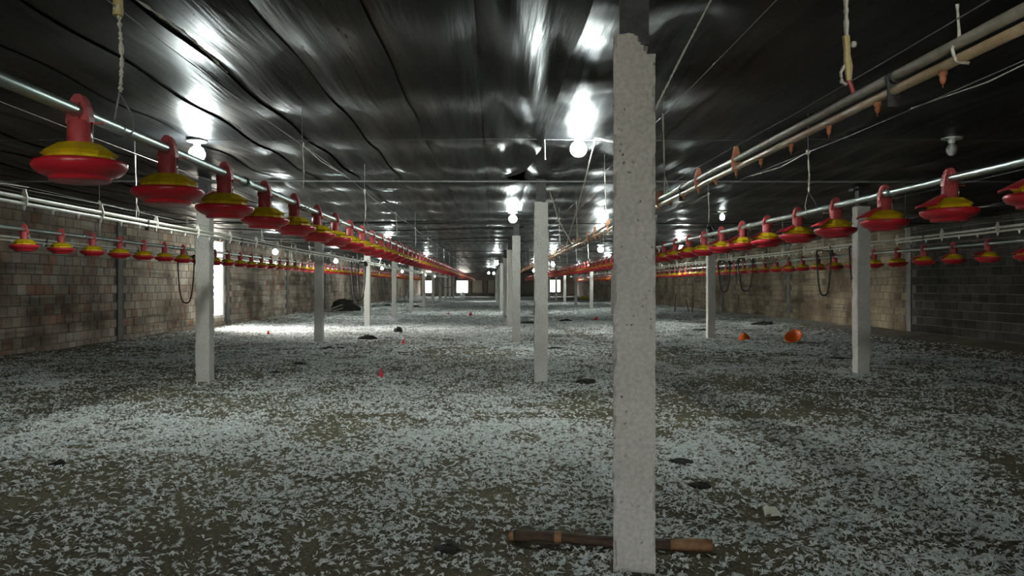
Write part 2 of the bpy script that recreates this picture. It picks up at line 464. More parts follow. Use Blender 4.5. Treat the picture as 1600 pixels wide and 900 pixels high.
# ------------------------------------------------------------------ setting: side walls
CH = 0.204; BL = 0.30; WH = 3.2
def brick_mesh():
    m = MB(); a, b, d = BL - 0.014, CH - 0.014, 0.05; e = 0.006
    m.v = [(-d, -a / 2, -b / 2), (-d, a / 2, -b / 2), (-d, a / 2, b / 2), (-d, -a / 2, b / 2),
           (-e, -a / 2, -b / 2), (-e, a / 2, -b / 2), (-e, a / 2, b / 2), (-e, -a / 2, b / 2),
           (0, -a / 2 + e, -b / 2 + e), (0, a / 2 - e, -b / 2 + e), (0, a / 2 - e, b / 2 - e), (0, -a / 2 + e, b / 2 - e)]
    for q in range(4):
        p = (q + 1) % 4
        m.f += [(q, p, p + 4, q + 4), (q + 4, p + 4, p + 8, q + 8)]
    m.f.append((8, 9, 10, 11))
    return m.mesh('brick')
def side_wall(name, X, side, mat, near_range, pil_y, holes, label, rot=0.0, plain=None):
    """wall face at local x=0, room towards +x*side; y along the wall"""
    def inhole(y, z, my=0.0, mz=0.0):
        return any(h[0] - my < y < h[1] + my and h[2] - mz < z < h[3] + mz for h in holes)
    m = MB()
    back0, back1 = -0.24, -0.014
    ycur = Y0
    spans = []
    for h in sorted(holes):
        spans.append((ycur, h[0], -0.3, WH)); spans.append((h[0], h[1], -0.3, h[2]))
        if h[3] < WH: spans.append((h[0], h[1], h[3], WH))
        ycur = h[1]
    spans.append((ycur, Y1, -0.3, WH))
    for (a, b, z0, z1) in spans: m.box(back0, back1, a, b, z0, z1)
    if side < 0: m.v = [(-x, y, z) for x, y, z in m.v]
    w = obj(name, m, M['mortar']); w['kind'] = 'structure'; w['label'] = label
    w.location = (X, 0, 0)
    bm_ = brick_mesh(); bm_.materials.append(mat)
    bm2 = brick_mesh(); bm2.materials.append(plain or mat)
    st1 = MB(); st2 = MB()
    spots = []
    for c in range(int(WH / CH) + 1):
        z = CH * (c + 0.5) - 0.03
        if z > WH - 0.02: continue
        off = (c % 2) * BL / 2 + 0.03 * math.sin(c * 2.1)
        for j in range(int((Y1 - Y0) / BL)):
            y = Y0 + off + (j + 0.5) * BL
            if y > Y1 - 0.2: continue
            if inhole(y, z, BL * 0.5, CH * 0.3): continue
            if any(abs(y - p) < 0.24 for p in pil_y): continue
            spots.append((y, z))
    near = sorted([s for s in spots if s[0] > near_range and s[1] < CEIL], key=lambda s: s[0])[:300]
    ns = set(near)
    for (y, z) in spots:
        px = random.uniform(-0.006, 0.004)
        if (y, z) in ns:
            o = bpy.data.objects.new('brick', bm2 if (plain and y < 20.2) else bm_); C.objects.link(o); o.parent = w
            o.location = (px * side, y + random.uniform(-.004, .004), z)
            o.rotation_euler = (0, 0, PI if side < 0 else 0)
        else:
            a = BL / 2 - 0.008; b = CH / 2 - 0.008
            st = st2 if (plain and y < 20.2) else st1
            q = len(st.v)
            x0, x1 = -0.03 * side, px * side
            st.v += [(x0, y - a, z - b), (x0, y + a, z - b), (x0, y + a, z + b), (x0, y - a, z + b),
                     (x1, y - a, z - b), (x1, y + a, z - b), (x1, y + a, z + b), (x1, y - a, z + b)]
            st.f += [(q + 4, q + 5, q + 6, q + 7), (q, q + 1, q + 5, q + 4), (q + 1, q + 2, q + 6, q + 5),
                     (q + 2, q + 3, q + 7, q + 6), (q + 3, q, q + 4, q + 7)]
    s = obj('brickwork', st1, mat, w); s['kind'] = 'stuff'
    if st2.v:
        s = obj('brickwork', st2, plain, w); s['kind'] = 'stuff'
    for p in pil_y:
        if inhole(p, 1.5): continue
        t = MB(); t.box(min(-0.1 * side, 0.02 * side), max(-0.1 * side, 0.02 * side), p - 0.11, p + 0.11, -0.2, WH)
        obj('pilaster', t, M['concrete_dark'], w)
    w.rotation_euler = (0, 0, rot)
    return w
DOOR = (23.6, 25.7, 0.40, 2.86)
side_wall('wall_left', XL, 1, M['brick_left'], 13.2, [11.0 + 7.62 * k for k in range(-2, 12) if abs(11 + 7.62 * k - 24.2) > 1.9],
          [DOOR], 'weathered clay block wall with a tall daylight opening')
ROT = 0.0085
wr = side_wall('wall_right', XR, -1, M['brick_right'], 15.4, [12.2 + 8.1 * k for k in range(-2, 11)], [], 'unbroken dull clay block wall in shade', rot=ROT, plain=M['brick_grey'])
wr.location = (XR + 15 * math.sin(ROT), 0, 0)
# jamb frame of the opening
fr = MB()
fr.box(XL - 0.255, XL + 0.015, DOOR[1] - 0.012, DOOR[1] + 0.14, DOOR[2] - 0.06, DOOR[3])
fr.box(XL - 0.255, XL + 0.015, DOOR[0] - 0.14, DOOR[0] + 0.012, DOOR[2] - 0.06, DOOR[3])
fr.box(XL - 0.26, XL + 0.02, DOOR[0] - 0.14, DOOR[1] + 0.14, DOOR[2] - 0.08, DOOR[2] + 0.012)
o = struct('window_1', fr, M['concrete'], 'plain concrete frame of the tall daylight opening')

# ------------------------------------------------------------------ setting: end walls
def pierced(name, y0, y1, xs0, xs1, holes, mat, label):
    m = MB(); cur = xs0
    for (a, b, z0, z1) in sorted(holes):
        m.box(cur, a, y0, y1, -0.3, WH); m.box(a, b, y0, y1, -0.3, z0)
        if z1 < WH: m.box(a, b, y0, y1, z1, WH)
        cur = b
    m.box(cur, xs1, y0, y1, -0.3, WH)
    return struct(name, m, mat, label)
far_holes = [(-8.75, -7.4, 0.5, 1.95), (-4.5, -3.15, 0.5, 1.95), (7.0, 8.4, 0.6, 2.05)]
pierced('wall_back', Y1, Y1 + 0.2, XL - 0.2, XR + 0.3, far_holes, M['far_wall'], 'far end wall of the shed with three bright openings')
near_holes = [(-2.6, -0.9, 0.0, 2.3)]
pierced('wall_front', Y0 - 0.2, Y0, XL - 0.2, XR + 0.6, near_holes, M['concrete_dark'], 'near end wall of the shed with a wide doorway')
for i, (a, b, z0, z1) in enumerate(far_holes):
    m = MB()
    m.box(a - 0.15, a, Y1 - 0.06, Y1 + 0.02, z0 - 0.1, z1 + 0.1); m.box(b, b + 0.15, Y1 - 0.06, Y1 + 0.02, z0 - 0.1, z1 + 0.1)
    m.box(a, b, Y1 - 0.06, Y1 + 0.02, z0 - 0.1, z0); m.box(a, b, Y1 - 0.06, Y1 + 0.02, z1, z1 + 0.1)
    struct('window_%d' % (i + 2), m, M['board'], 'timber frame of a bright far window')
for (a, b, lab) in [(-2.65, -1.2, 'slatted timber shutter beside the bright middle window of the far wall'), (-0.7, 0.3, 'slatted timber shutter behind the foot of the centre pillar row')]:
    t = thing('window_shutter', lab, 'shutter', ((a + b) / 2, Y1 - 0.05, 0.45))
    hw = (b - a) / 2
    m = MB(); m.box(-hw, -hw + .1, -.03, .07, 0, 1.6); obj('stile', m, M['wood'], t)
    m = MB(); m.box(hw - .1, hw, -.03, .07, 0, 1.6); obj('stile', m, M['wood'], t)
    for q in range(8):
        m = MB(); m.box(-hw + .09, hw - .09, -.015, .06, 0.02 + q * 0.195, 0.19 + q * 0.195); obj('slat', m, M['board'], t)
m = MB(); m.box(XL + 0.1, XR - 0.9, Y1 - 0.35, Y1 - 0.02, -0.1, 0.32)
struct('baseboard_back', m, M['concrete_dark'], 'low dark plinth along the far end wall')

# ------------------------------------------------------------------ pillars
PW = 0.2; PH = 2.60
def pillar_mesh(name, rows, cols, seed, chip=0.010, notch=False):
    rs = np.random.default_rng(seed)
    verts = []; faces = []
    per = []
    for s in range(4):
        for c in range(cols):
            t = c / cols
            per.append([(-1 + 2 * t, -1), (1, -1 + 2 * t), (1 - 2 * t, 1), (-1, 1 - 2 * t)][s])
    per = np.array(per)
    n = len(per)
    hw = PW / 2
    zs = np.linspace(-0.12, PH, rows)
    corner = np.minimum(np.abs(np.abs(per[:, 0]) - 1), 1) + np.minimum(np.abs(np.abs(per[:, 1]) - 1), 1)
    near = np.clip(1 - corner / (2.0 / cols * 1.2), 0, 1)
    ang = np.arange(n)
    V = []
    for z in zs:
        nz = vn(ang * 0.9 + seed * 7, np.full(n, z * 22.0), seed)
        big = vn(ang * 0.4 + seed, np.full(n, z * 3.0), seed + 5)
        ch = near * np.clip(nz - 0.45, 0, 1) * 2 * chip
        sc = 1 - ch / hw - 0.012 * (big - 0.5)
        x = per[:, 0] * hw * sc; y = per[:, 1] * hw * sc + hw
        zz = np.full(n, z)
        if z > PH - 1e-4: zz = zz - 0.018 * vn(ang * 0.8, ang * 0.0, seed + 3)
        if notch:
            # broken right front corner of the head
            if z > PH - 0.095:
                x = np.where(x > hw * 0.66, hw * 0.66, x)
            lim = hw * 0.66 - (z - (PH - 0.095)) * 0.62
            y = np.where((z > PH - 0.1) & (per[:, 1] < -0.99) & (x > lim), 0.055, y)
        V += list(zip(x, y, zz))
    for i in range(rows - 1):
        for k in range(n):
            k2 = (k + 1) % n
            faces.append((i * n + k, i * n + k2, (i + 1) * n + k2, (i + 1) * n + k))
    faces.append(tuple((rows - 1) * n + k for k in range(n)))
    me = bpy.data.meshes.new(name); me.from_pydata([tuple(map(float, v)) for v in V], [], faces); me.update()
    me.materials.append(M['concrete'])
    return me
near_me = pillar_mesh('shaft', 180, 14, 3, 0.014, True)
pm = [pillar_mesh('shaft', 60, 6, s, 0.012) for s in (5, 8, 12)]
post_m = MB(); post_m.box(-0.07, 0.07, 0.03, 0.17, PH - 0.05, 3.0); post_me = post_m.mesh('head_post'); post_me.materials.append(M['steel_dark'])
plate_m = MB(); plate_m.box(-0.16, 0.16, 0.02, 0.18, 2.86, 2.90); plate_me = plate_m.mesh('head_plate'); plate_me.materials.append(M['steel_dark'])
def pillar(x, y, me, label, group, rz=0.0, h=1.0):
    t = thing('concrete_pillar', label, 'pillar', (x, y, 0), group, rz)
    s = obj('shaft', me, None, t); s.scale = (1, 1, h)
    obj('head_post', post_me, None, t); obj('head_plate', plate_me, None, t)
    return t
pillar(0.6806, 3.69, near_me, 'massive rough concrete pillar with broken head corner, a stick lying at its foot', None, -0.15)
cen = [(0.70, 11.1), (0.57, 18.6), (0.585, 26.0), (0.55, 33.9), (0.48, 41.4), (0.45, 49), (0.42, 56.6), (0.4, 64.2), (0.38, 71.8), (0.36, 79.4), (0.34, 87)]
for i, (x, y) in enumerate(cen):
    if i == 0: lab, gr = 'slim grey concrete pillar next behind the broken-headed pillar', None
    elif i == 1: lab, gr = 'second concrete pillar behind the broken-headed one, with a bulb beside its head', None
    else: lab, gr = 'concrete pillar far down the middle row, behind the first three pillars', 'far pillars of the middle row'
    pillar(x, y, pm[i % 3], lab, gr, random.uniform(-.02, .02))
lef = [(-4.16, 11.0), (-4.25, 18.7), (-4.33, 26.4), (-4.3, 33.4)] + [(-4.38 - .01 * k, 41.2 + 7.6 * k) for k in range(7)]
for i, (x, y) in enumerate(lef):
    if i == 0: lab, gr = 'concrete pillar standing before the tall daylight opening, drinker pipes crossing it', None
    elif i == 1: lab, gr = 'concrete pillar whose foot stands beside the dark scattered clods on the sunlit litter', None
    elif i == 2: lab, gr = 'concrete pillar beside the black hose loop on the daylight-opening side', None
    else: lab, gr = 'concrete pillar deep in the row on the daylight-opening side', 'far pillars on the opening side'
    pillar(x, y, pm[(i + 1) % 3], lab, gr, random.uniform(-.02, .02))
rig = [(5.78, 11.95), (5.76, 20.2)] + [(5.74 - .012 * k, 28.3 + 8.1 * k) for k in range(8)]
for i, (x, y) in enumerate(rig):
    if i == 0: lab, gr = 'concrete pillar under the galvanised pipe, beside the tilted orange bowl', None
    elif i == 1: lab, gr = 'concrete pillar beside the upside-down orange bowl and black hose loops', None
    else: lab, gr = 'concrete pillar deep in the row on the unbroken wall side', 'far pillars on the unbroken wall side'
    pillar(x, y, pm[(i + 2) % 3], lab, gr, random.uniform(-.02, .02), 1.01)

# ------------------------------------------------------------------ feeder pans
def lathe_mesh(name, prof, seg, mat, smooth=True, rmod=None):
    me = MB().lathe(prof, seg, rmod=rmod).mesh(name, smooth); me.materials.append(mat); return me
# z = 0 at the dish rim
dish_me = lathe_mesh('dish', [(0.0, -0.062), (0.100, -0.062), (0.107, -0.058), (0.107, -0.047), (0.114, -0.044), (0.140, -0.034), (0.160, -0.018),
                              (0.168, -0.002), (0.166, 0.010), (0.158, 0.014), (0.152, 0.008), (0.135, -0.018), (0.10, -0.035), (0.0, -0.03)], 32, M['red'])
def flute(an, i):
    f = 1 if int(round(an / (2 * PI / 24))) % 2 else 0
    return 1 - (0.0, 0.03, 0.05, 0.05, 0.05, 0.0)[i] * f
grill_me = lathe_mesh('grill', [(0.045, 0.087), (0.082, 0.080), (0.136, 0.044), (0.120, 0.032), (0.130, 0.010), (0.112, -0.014)], 24, M['yellow'], False, flute)
tube_me = lathe_mesh('feed_tube', [(0.048, 0.078), (0.046, 0.09), (0.045, 0.168), (0.040, 0.172), (0.0, 0.172)], 20, M['red_dusty'])
def clamp_mesh():
    m = MB()
    m.prism([(-0.046, 0.160), (0.046, 0.160), (0.044, 0.185), (0.036, 0.225), (0.024, 0.255), (0.010, 0.272), (-0.010, 0.272), (-0.024, 0.255), (-0.036, 0.225), (-0.044, 0.185)], -0.022, 0.022)
    m.prism([(-0.012, 0.17), (0.012, 0.17), (0.012, 0.24), (-0.012, 0.25)], -0.034, 0.034)
    m.box(0.03, 0.095, -0.006, 0.006, 0.160, 0.166)
    me = m.mesh('pipe_clamp'); me.materials.append(M['red_dusty']); return me
clamp_me = clamp_mesh()
rod_me = MB().tube([(0.050, -0.012, 0.075), (0.050, -0.012, 0.165)], 0.0035, 6).mesh('adjuster_rod', True); rod_me.materials.append(M['chrome'])
def flap_mesh():
    m = MB(); n = 12
    prof = [(0.070, 0.100), (0.188, 0.030), (0.192, 0.024), (0.186, 0.020), (0.070, 0.090)]
    for k in range(n + 1):
        an = math.radians(142 + 72 * k / n)
        for r, z in prof:
            m.v.append((r * math.cos(an), r * math.sin(an), z))
    p = len(prof)
    for k in range(n):
        for j in range(p):
            j2 = (j + 1) % p
            m.f.append((k * p + j, k * p + j2, (k + 1) * p + j2, (k + 1) * p + j))
    m.f.append(tuple(range(p))); m.f.append(tuple(n * p + j for j in reversed(range(p))))
    me = m.mesh('cover_flap'); me.materials.append(M['red']); return me
flap_me = flap_mesh()
LINES = [
    # x, first y, rim z, where, flap chance
    (-1.585, 2.95, 1.845, 'between middle pillars and opening-side pillars', 0.12),
    (-5.71, 9.36, 1.865, 'between the opening-side pillars and weathered wall', 0.10),
    (2.86, 4.01, 1.850, 'between middle pillars and orange-bowl pillars', 0.85),
    (6.9, 9.90, 1.765, 'along the unbroken shaded wall', 0.35),
]
for li, (x, y0, zr, where, fc) in enumerate(LINES):
    n = int((FEED_END - y0) / 0.8)
    for k in range(n):
        y = y0 + 0.8 * k
        xx = x - (0.0012 * (y - 3) if li == 0 else 0)
        flap = random.random() < fc
        if li == 0: flap = k in (2, 13, 19, 30)
        if li == 2 and k in (0, 1, 2, 3, 4): flap = True
        if flap: lab = 'red feeder pan, cover flap raised, on pipe ' + where
        else: lab = 'red feeder pan, open yellow grill, on pipe ' + where
        grp = 'feeder pans ' + ('with flap ' if flap else 'without flap ') + where
        ORD = ['first', 'second', 'third', 'fourth', 'fifth', 'sixth', 'seventh', 'eighth', 'ninth', 'tenth']
        lk = ('flap raised, ' if flap else 'open yellow grill, ')
        if li == 0 and k == 0: lab, grp = 'red feeder pan, open yellow grill, hanging just before the thick furry rope', None
        elif li == 0 and k <= 8: lab, grp = 'red feeder pan, ' + lk + ORD[k - 1] + ' pan beyond the thick furry rope', None
        elif li == 2 and k < 4: lab, grp = 'red feeder pan, ' + lk + ORD[3 - k] + ' before the hanger rope facing the unlit bulb', None
        elif li == 2 and k < 11: lab, grp = 'red feeder pan, ' + lk + ORD[k - 4] + ' beyond the hanger rope facing the unlit bulb', None
        t = thing('feeder_pan', lab, 'feeder', (xx, y, zr + random.uniform(-.004, .004)), grp)
        dz = random.uniform(-.035, .035)
        for nm, me in (('dish', dish_me), ('grill', grill_me)):
            p = obj(nm, me, None, t); p.rotation_euler = (dz * .6, dz, random.uniform(-.3, .3))
        obj('feed_tube', tube_me, None, t); obj('pipe_clamp', clamp_me, None, t); obj('adjuster_rod', rod_me, None, t)
        if flap:
            p = obj('cover_flap', flap_me, None, t); p.rotation_euler = (0, 0.06 + dz, random.uniform(-.25, .1))

# ------------------------------------------------------------------ feeder pipes with hangers
def straight(x, ya, yb, z, step, sag=0.0, dx=0.0):
    n = max(2, int((yb - ya) / step) + 1)
    return [(x + dx * (ya + (yb - ya) * i / (n - 1) - 3), ya + (yb - ya) * i / (n - 1), z + sag * math.sin(i * 1.7)) for i in range(n)]
def rope(pts, r=0.006, wob=0.35, sub=6, seg=5):
    m = MB(); P = []
    for a, b in zip(pts[:-1], pts[1:]):
        for i in range(sub): P.append(Vector(a).lerp(Vector(b), i / sub))
    P.append(Vector(pts[-1]))
    return m.tube(P, r, seg, True, wob)
RUN = ['opening-side aisle', 'weathered wall aisle', 'orange bowl aisle', 'unbroken wall aisle']
for li, (x, y0, zr, where, fc) in enumerate(LINES):
    pz = zr + 0.203
    dx = -0.0012 if li == 0 else 0.0
    ya = [0.6, 6.4, 1.2, 8.0][li]
    t = thing('feeder_pipe', 'long galvanised feed pipe carrying red pans ' + where, 'pipe', (0, 0, 0))
    obj('pipe', MB().tube(straight(x, ya, FEED_END, pz, 2.0, 0.003, dx), 0.0245, 14), M['galv'], t, smooth=True)
    yy = ya + 1.35
    while yy < 30:
        cx = x + dx * (yy - 3)
        obj('coupling', MB().tube([(cx, yy - .06, pz), (cx, yy + .06, pz)], 0.031, 12), M['galv'], t, smooth=True); yy += 3.0
    # cable overhead and its hangers
    cz = pz + 0.53
    obj_c = obj('hoist_cable', MB().tube(straight(x - 0.03, ya, FEED_END, cz, 1.6, 0.012, dx), 0.0028, 5), M['wire'])
    tag(obj_c, 'thin hoist cable above the feed pipe ' + where, 'cable')
    first = [3.31, 8.0, 6.9 - 3.2, 9.6][li]
    k = 0; yy = first
    while yy < 40:
        cx = x + dx * (yy - 3)
        big = (k == 0 and li == 0)
        h = obj('hanger_rope', rope([(-0.02, 0, 0.17), (-0.015, 0.003, 0.32), (-0.028, 0, 0.53)], 0.008 if big else 0.0065, 0.55, 26 if big else 8), M['rope'], t, (cx, yy, pz))
        if big: h['label'] = 'thick furry rope with yellow adjuster'
        cl = MB()
        cl.tube([(-0.04, 0, -0.02), (-0.05, 0.01, 0.05), (-0.025, 0, 0.17), (0.035, -0.01, 0.07), (0.045, -0.015, 0.0), (0.0, 0.0, -0.032), (-0.04, 0, -0.02)], 0.004, 5)
        obj('wire_clip', cl, M['wire'], h)
        obj('pulley', MB().tube([(-0.04, 0, 0.53), (-0.016, 0, 0.53)], 0.022, 10), M['rope'], h)
        if big:
            a = MB(); a.tube([(-0.03, 0, 0.50), (-0.03, 0, 0.62)], 0.022, 8, wob=0.1); obj('adjuster', a, M['rope_yellow'], h)
            obj('tail_cord', rope([(-0.03, 0, 0.62), (0.05, 0.5, 0.60), (0.06, 1.1, 0.56)], 0.006, 0.7, 16), M['rope'], h)
        else:
            obj('tail_cord', rope([(-0.028, 0, 0.53), (-0.02, 0.7, 0.50), (-0.03, 1.5, 0.53)], 0.004, 0.4, 5, 4), M['rope'], h)
        obj('drop_wire', MB().tube([(-0.028, 0, 0.53), (-0.028, 0, 2.93 - pz)], 0.0025, 4), M['wire'], h)
        yy += 3.2; k += 1

# ------------------------------------------------------------------ drinker lines
nip_m = MB().lathe([(0.0, 0.0), (0.013, 0.0), (0.013, -0.012), (0.0085, -0.015), (0.0095, -0.024), (0.006, -0.036), (0.002, -0.037), (0.002, -0.048), (0.0, -0.048)], 8)
nip_me = nip_m.mesh('nipple', True); nip_me.materials.append(M['orange_dusty'])
nipw_me = nip_me.copy(); nipw_me.materials.clear(); nipw_me.materials.append(M['white_plastic'])
def bracket_mesh():
    m = MB(); m.prism([(-0.024, -0.035), (0.024, -0.035), (0.027, 0.03), (0.010, 0.095), (-0.010, 0.095), (-0.027, 0.03)], -0.006, 0.006)
    return m.mesh('bracket')
br_me = bracket_mesh(); br_me.materials.append(M['orange_dusty'])
brw_me = bracket_mesh(); brw_me.materials.append(M['pvc'])
DR = [
    # x, z of water pipe, ya, yb, first nipple y, where
    (1.33, 2.028, 1.0, 62, 2.27, 'beside the middle pillar row', True),
    (-3.6, 2.010, 3.6, 62, 5.90, 'just inside the opening-side pillars', False),
    (-6.75, 2.02, 7.2, 62, 7.7, 'next to the weathered wall', False),
    (6.12, 2.04, 6.5, 62, 7.0, 'just behind the orange bowl side pillars', False),
]
for di, (x, z, ya, yb, fn, where, orange) in enumerate(DR):
    t = thing('drinker_line', 'twin pipe nipple drinker line ' + where, 'drinker', (0, 0, 0))
    obj('support_pipe', MB().tube(straight(x, ya, yb, z + 0.046, 1.6, 0.004), 0.0165, 12), M['pvc_dull'] if di in (0, 3) else M['pvc'], t, smooth=True)
    obj('water_pipe', MB().tube(straight(x, ya, yb, z, 1.6, 0.004), 0.0150, 12), M['pvc_brown'] if orange else (M['pvc_dull'] if di == 3 else M['pvc']), t, smooth=True)
    obj('guard_wire', MB().tube(straight(x, ya, yb, z + 0.118, 0.8, 0.006), 0.0022, 4), M['wire'], t)
    y = fn; k = 0
    while y < yb and k < 140:
        if True:
            p = obj('nipple', nip_me if orange else nipw_me, None, t, (x, y, z - 0.010))
        if (k >= 5 and k % 5 in (0, 2)) if di == 0 else k % 3 == 0:
            obj('bracket', br_me if orange else brw_me, None, t, (x, y + 0.004, z + 0.022))
        y += 0.385; k += 1
    for yy in (ya + 1.55, ya + 4.4, ya + 7.4):
        m = MB(); m.tube([(x, yy - .02, z + .046), (x, yy + .02, z + .046)], 0.021, 12); m.box(x - .02, x + .02, yy - .004, yy + .004, z - .05, z + .046)
        obj('joint_clip', m, M['steel_dark'], t)
    # overhead cable + hangers
    c = obj('hoist_cable', MB().tube(straight(x, ya, yb, 2.72, 1.6, 0.012), 0.0028, 5), M['wire'])
    tag(c, 'thin hoist cable above the drinker line ' + where, 'cable')
    yy = [2.86, 7.75, 9.0, 8.2][di]; k = 0
    while yy < 40:
        if di == 0 and k == 0:
            h = obj('hanger_cord', rope([(-0.012, 0, 0.25), (-0.015, 0, 0.45), (-0.022, 0, 0.70)], 0.0085, 0.5, 14), M['rope'], t, (x, yy, z))
            h['label'] = 'furry rope with yellow adjuster and pink hook'
            obj('adjuster', MB().tube([(-0.010, 0, 0.22), (-0.015, 0, 0.285)], [0.012, 0.014], 8), M['rope_yellow'], h)
            obj('lower_cord', MB().tube([(-0.012, 0, 0.225), (-0.006, 0, 0.17), (-0.004, 0, 0.12)], [0.013, 0.013, 0.012], 7, wob=.25), M['rope_yellow'], h)
            obj('tail_loop', rope([(-0.015, 0, 0.185), (-0.034, 0, 0.15), (-0.03, 0, 0.115), (-0.012, 0, 0.105)], 0.0055, 0.5, 5), M['rope'], h)
            obj('hook', MB().tube([(-0.006, 0, 0.125), (0.004, 0, 0.10), (0.012, 0, 0.075), (0.006, 0, 0.05), (-0.004, 0, 0.045)], 0.009, 7), M['red_dusty'], h)
            obj('knob', MB().lathe([(0, -.012), (.009, -.009), (.012, 0), (.009, .009), (0, .012)], 8, 0.014, 0, 0.255), M['rope'], h, smooth=True)
        else:
            h = obj('hanger_cord', rope([(0, 0, 0.05), (0.004, 0, 0.2), (-0.01, 0, 0.69)], 0.006, 0.4, 10), M['rope'], t, (x, yy, z))
            obj('tail_loop', rope([(0.004, 0, 0.2), (0.03, 0, 0.12), (0.012, 0.02, 0.05)], 0.0045, 0.4, 5), M['rope'], h)
        obj('drop_wire', MB().tube([(-0.012, 0, 0.69), (-0.012, 0, 2.93 - z)], 0.0025, 4), M['wire'], h)
        yy += [3.1, 4.2, 4.2, 4.0][di]; k += 1

# short cord tied round the front drinker pipes
o = obj('tie_cord', rope([(1.33, 2.20, 2.19), (1.336, 2.20, 2.10), (1.312, 2.195, 2.06), (1.315, 2.18, 2.02), (1.34, 2.16, 2.01)], 0.0045, 0.4, 5), M['rope'])
tag(o, 'short frayed cord tied round the twin pipes with its end standing up', 'cord')

# ------------------------------------------------------------------ hoses hanging from the drinker lines
def hose(x, y, w, ztop, zbot, label, r=0.016, tilt=0.0, valve=True, group=None):
    t = thing('water_hose', label, 'hose', (x, y, ztop), group)
    P = []
    for i in range(21):
        s = i / 20; u = -1 + 2 * s
        P.append((u * w / 2 * (1 - 0.12 * abs(u) ** 4), tilt * u, -(ztop - zbot) * (1 - abs(u) ** 3.2) + 0.25 * (u > 0.98) * 0))
    obj('loop', MB().tube(P, r, 8), M['hose'], t, smooth=True)
    obj('manifold', MB().tube([(-w / 2 * .9, -tilt, 0.0), (w / 2 * .9, tilt, 0.0)], 0.014, 8), M['steel_dark'], t, smooth=True)
    if valve:
        m = MB(); m.lathe([(0, -.05), (.03, -.05), (.045, -.02), (.045, .03), (.02, .06), (0, .06)], 10, w * 0.42, tilt, -0.02); m.box(w * .42 - .03, w * .42 + .06, tilt - .03, tilt + .03, -.10, -.04)
        obj('valve', m, M['steel_dark'], t)
    return t
hose(-6.75, 16.9, 0.42, 2.02, 1.00, 'single black hose loop hanging before the weathered wall near the opening')
hose(-3.6, 20.6, 0.44, 2.0, 0.98, 'large black hose loop under the drinker line near an opening-side pillar')
hose(-3.58, 20.9, 0.22, 2.0, 1.06, 'narrow black hose loop nested beside the large hose loop', valve=False)
hose(6.12, 20.3, 0.36, 2.03, 1.22, 'black hose loop close to the pillar beside the upside-down orange bowl')
hose(6.12, 18.6, 0.40, 2.03, 1.25, 'black hose loop beside bent wire hooks before the unbroken wall')
hose(6.12, 14.2, 0.30, 2.03, 1.20, 'slender black hose loop hanging above the tilted orange bowl')
hose(6.12, 12.9, 0.30, 2.03, 1.30, 'black hose hanging partly hidden by the pillar under the galvanised pipe', valve=False)
hose(6.12, 42.0, 0.9, 2.0, 1.35, 'wide black hose loop far down the unbroken wall side')
hose(-3.6, 61.5, 1.6, 2.0, 1.2, 'wide sagging black hose at the far end of the drinker line', r=0.02)
for (xx, yy, s) in ((6.12, 19.3, 1), (6.12, 18.95, -1)):
    P = [(0, 0, 0), (0, 0, -0.62), (-0.10 * s, 0, -0.64), (-0.10 * s, 0, -0.86), (0.06 * s, 0, -0.90), (0.06 * s, 0, -1.08)]
    o = obj('wire_hook', MB().tube(P, 0.005, 5), M['hose'], None, (xx, yy, 2.03))
    tag(o, 'bent dark wire hanging between the two black hose loops', 'wire', 'bent wires on the drinker line')

# ------------------------------------------------------------------ rods, wires and loose ropes overhead
for i, y in enumerate([11.1, 18.6, 26.2, 33.8, 41.4, 49.0, 56.6]):
    lab = 'grey cross rod under the ceiling at the first whole pillar row' if i == 0 else 'dark cross rod under the ceiling over a far pillar row'
    o = obj('cross_rod', MB().tube([(XL + .05, y - .02, 2.885), (-3, y - .02, 2.89), (1, y - .02, 2.885), (5, y - .02, 2.88), (XR - .2, y - .02, 2.885)], 0.014, 7), M['rod'] if i == 0 else M['steel_dark'], None, smooth=True)
    tag(o, lab, 'rod', None if i == 0 else 'far cross rods')
for i, y in enumerate([7.85, 15.9, 22.9, 31.0]):
    P = []
    for k in range(25):
        x = XL + .05 + (XR - XL - .3) * k / 24
        P.append((x, y, 2.885 - 0.02 * abs(math.sin(x * 0.85 + i))))
    o = obj('lamp_wire', MB().tube(P, 0.0018, 5), M['wire'])
    tag(o, 'thin electric wire joining the two brightest ceiling bulbs' if i == 0 else 'thin electric wire crossing below the far ceiling', 'wire', None if i == 0 else 'far lamp wires')
for i, (y, zz) in enumerate([(17.4, 2.86), (19.9, 2.85), (24.0, 2.85)]):
    P = [(-7.5 + 8.3 * k / 16, y + 0.4 * math.sin(k * .4), zz - 0.07 * math.sin(PI * k / 16) ** 2 + 0.015 * math.sin(k) + 0.055 * (k in (0, 16))) for k in range(17)]
    o = obj('black_cable', MB().tube(P, 0.016, 6), M['hose'])
    tag(o, 'thick black cable sagging below the ceiling towards the middle pillars', 'cable', 'sagging black cables')
o = obj('loose_rope', rope([(1.04, 7.8, 2.875), (1.12, 9.4, 2.64), (1.2, 11.4, 2.35), (1.33, 14.0, 2.09)], 0.0085, 0.2, 14), M['rope'])
tag(o, 'taut white rope slanting from the bright bulb down to the drinker line', 'rope')
o = obj('loose_rope', rope([(1.04, 7.8, 2.875), (1.10, 7.75, 2.86), (1.17, 7.7, 2.83), (1.26, 7.7, 2.82)], 0.0085, 0.2, 8), M['rope'])
tag(o, 'short slack white rope curving from the bright bulb behind the pillar', 'rope')
o = obj('loose_rope', rope([(0.53, 7.85, 2.875), (0.532, 7.85, 2.80), (0.535, 7.85, 2.67)], 0.0045, 0.3, 8), M['rope'])
tag(o, 'short white rope end dangling beside the bright middle bulb', 'rope')
o = obj('loose_rope', rope([(0.786, 3.778, 2.228), (0.975, 3.93, 2.575), (1.166, 4.08, 2.915)], 0.0055, 0.35, 20), M['rope'])
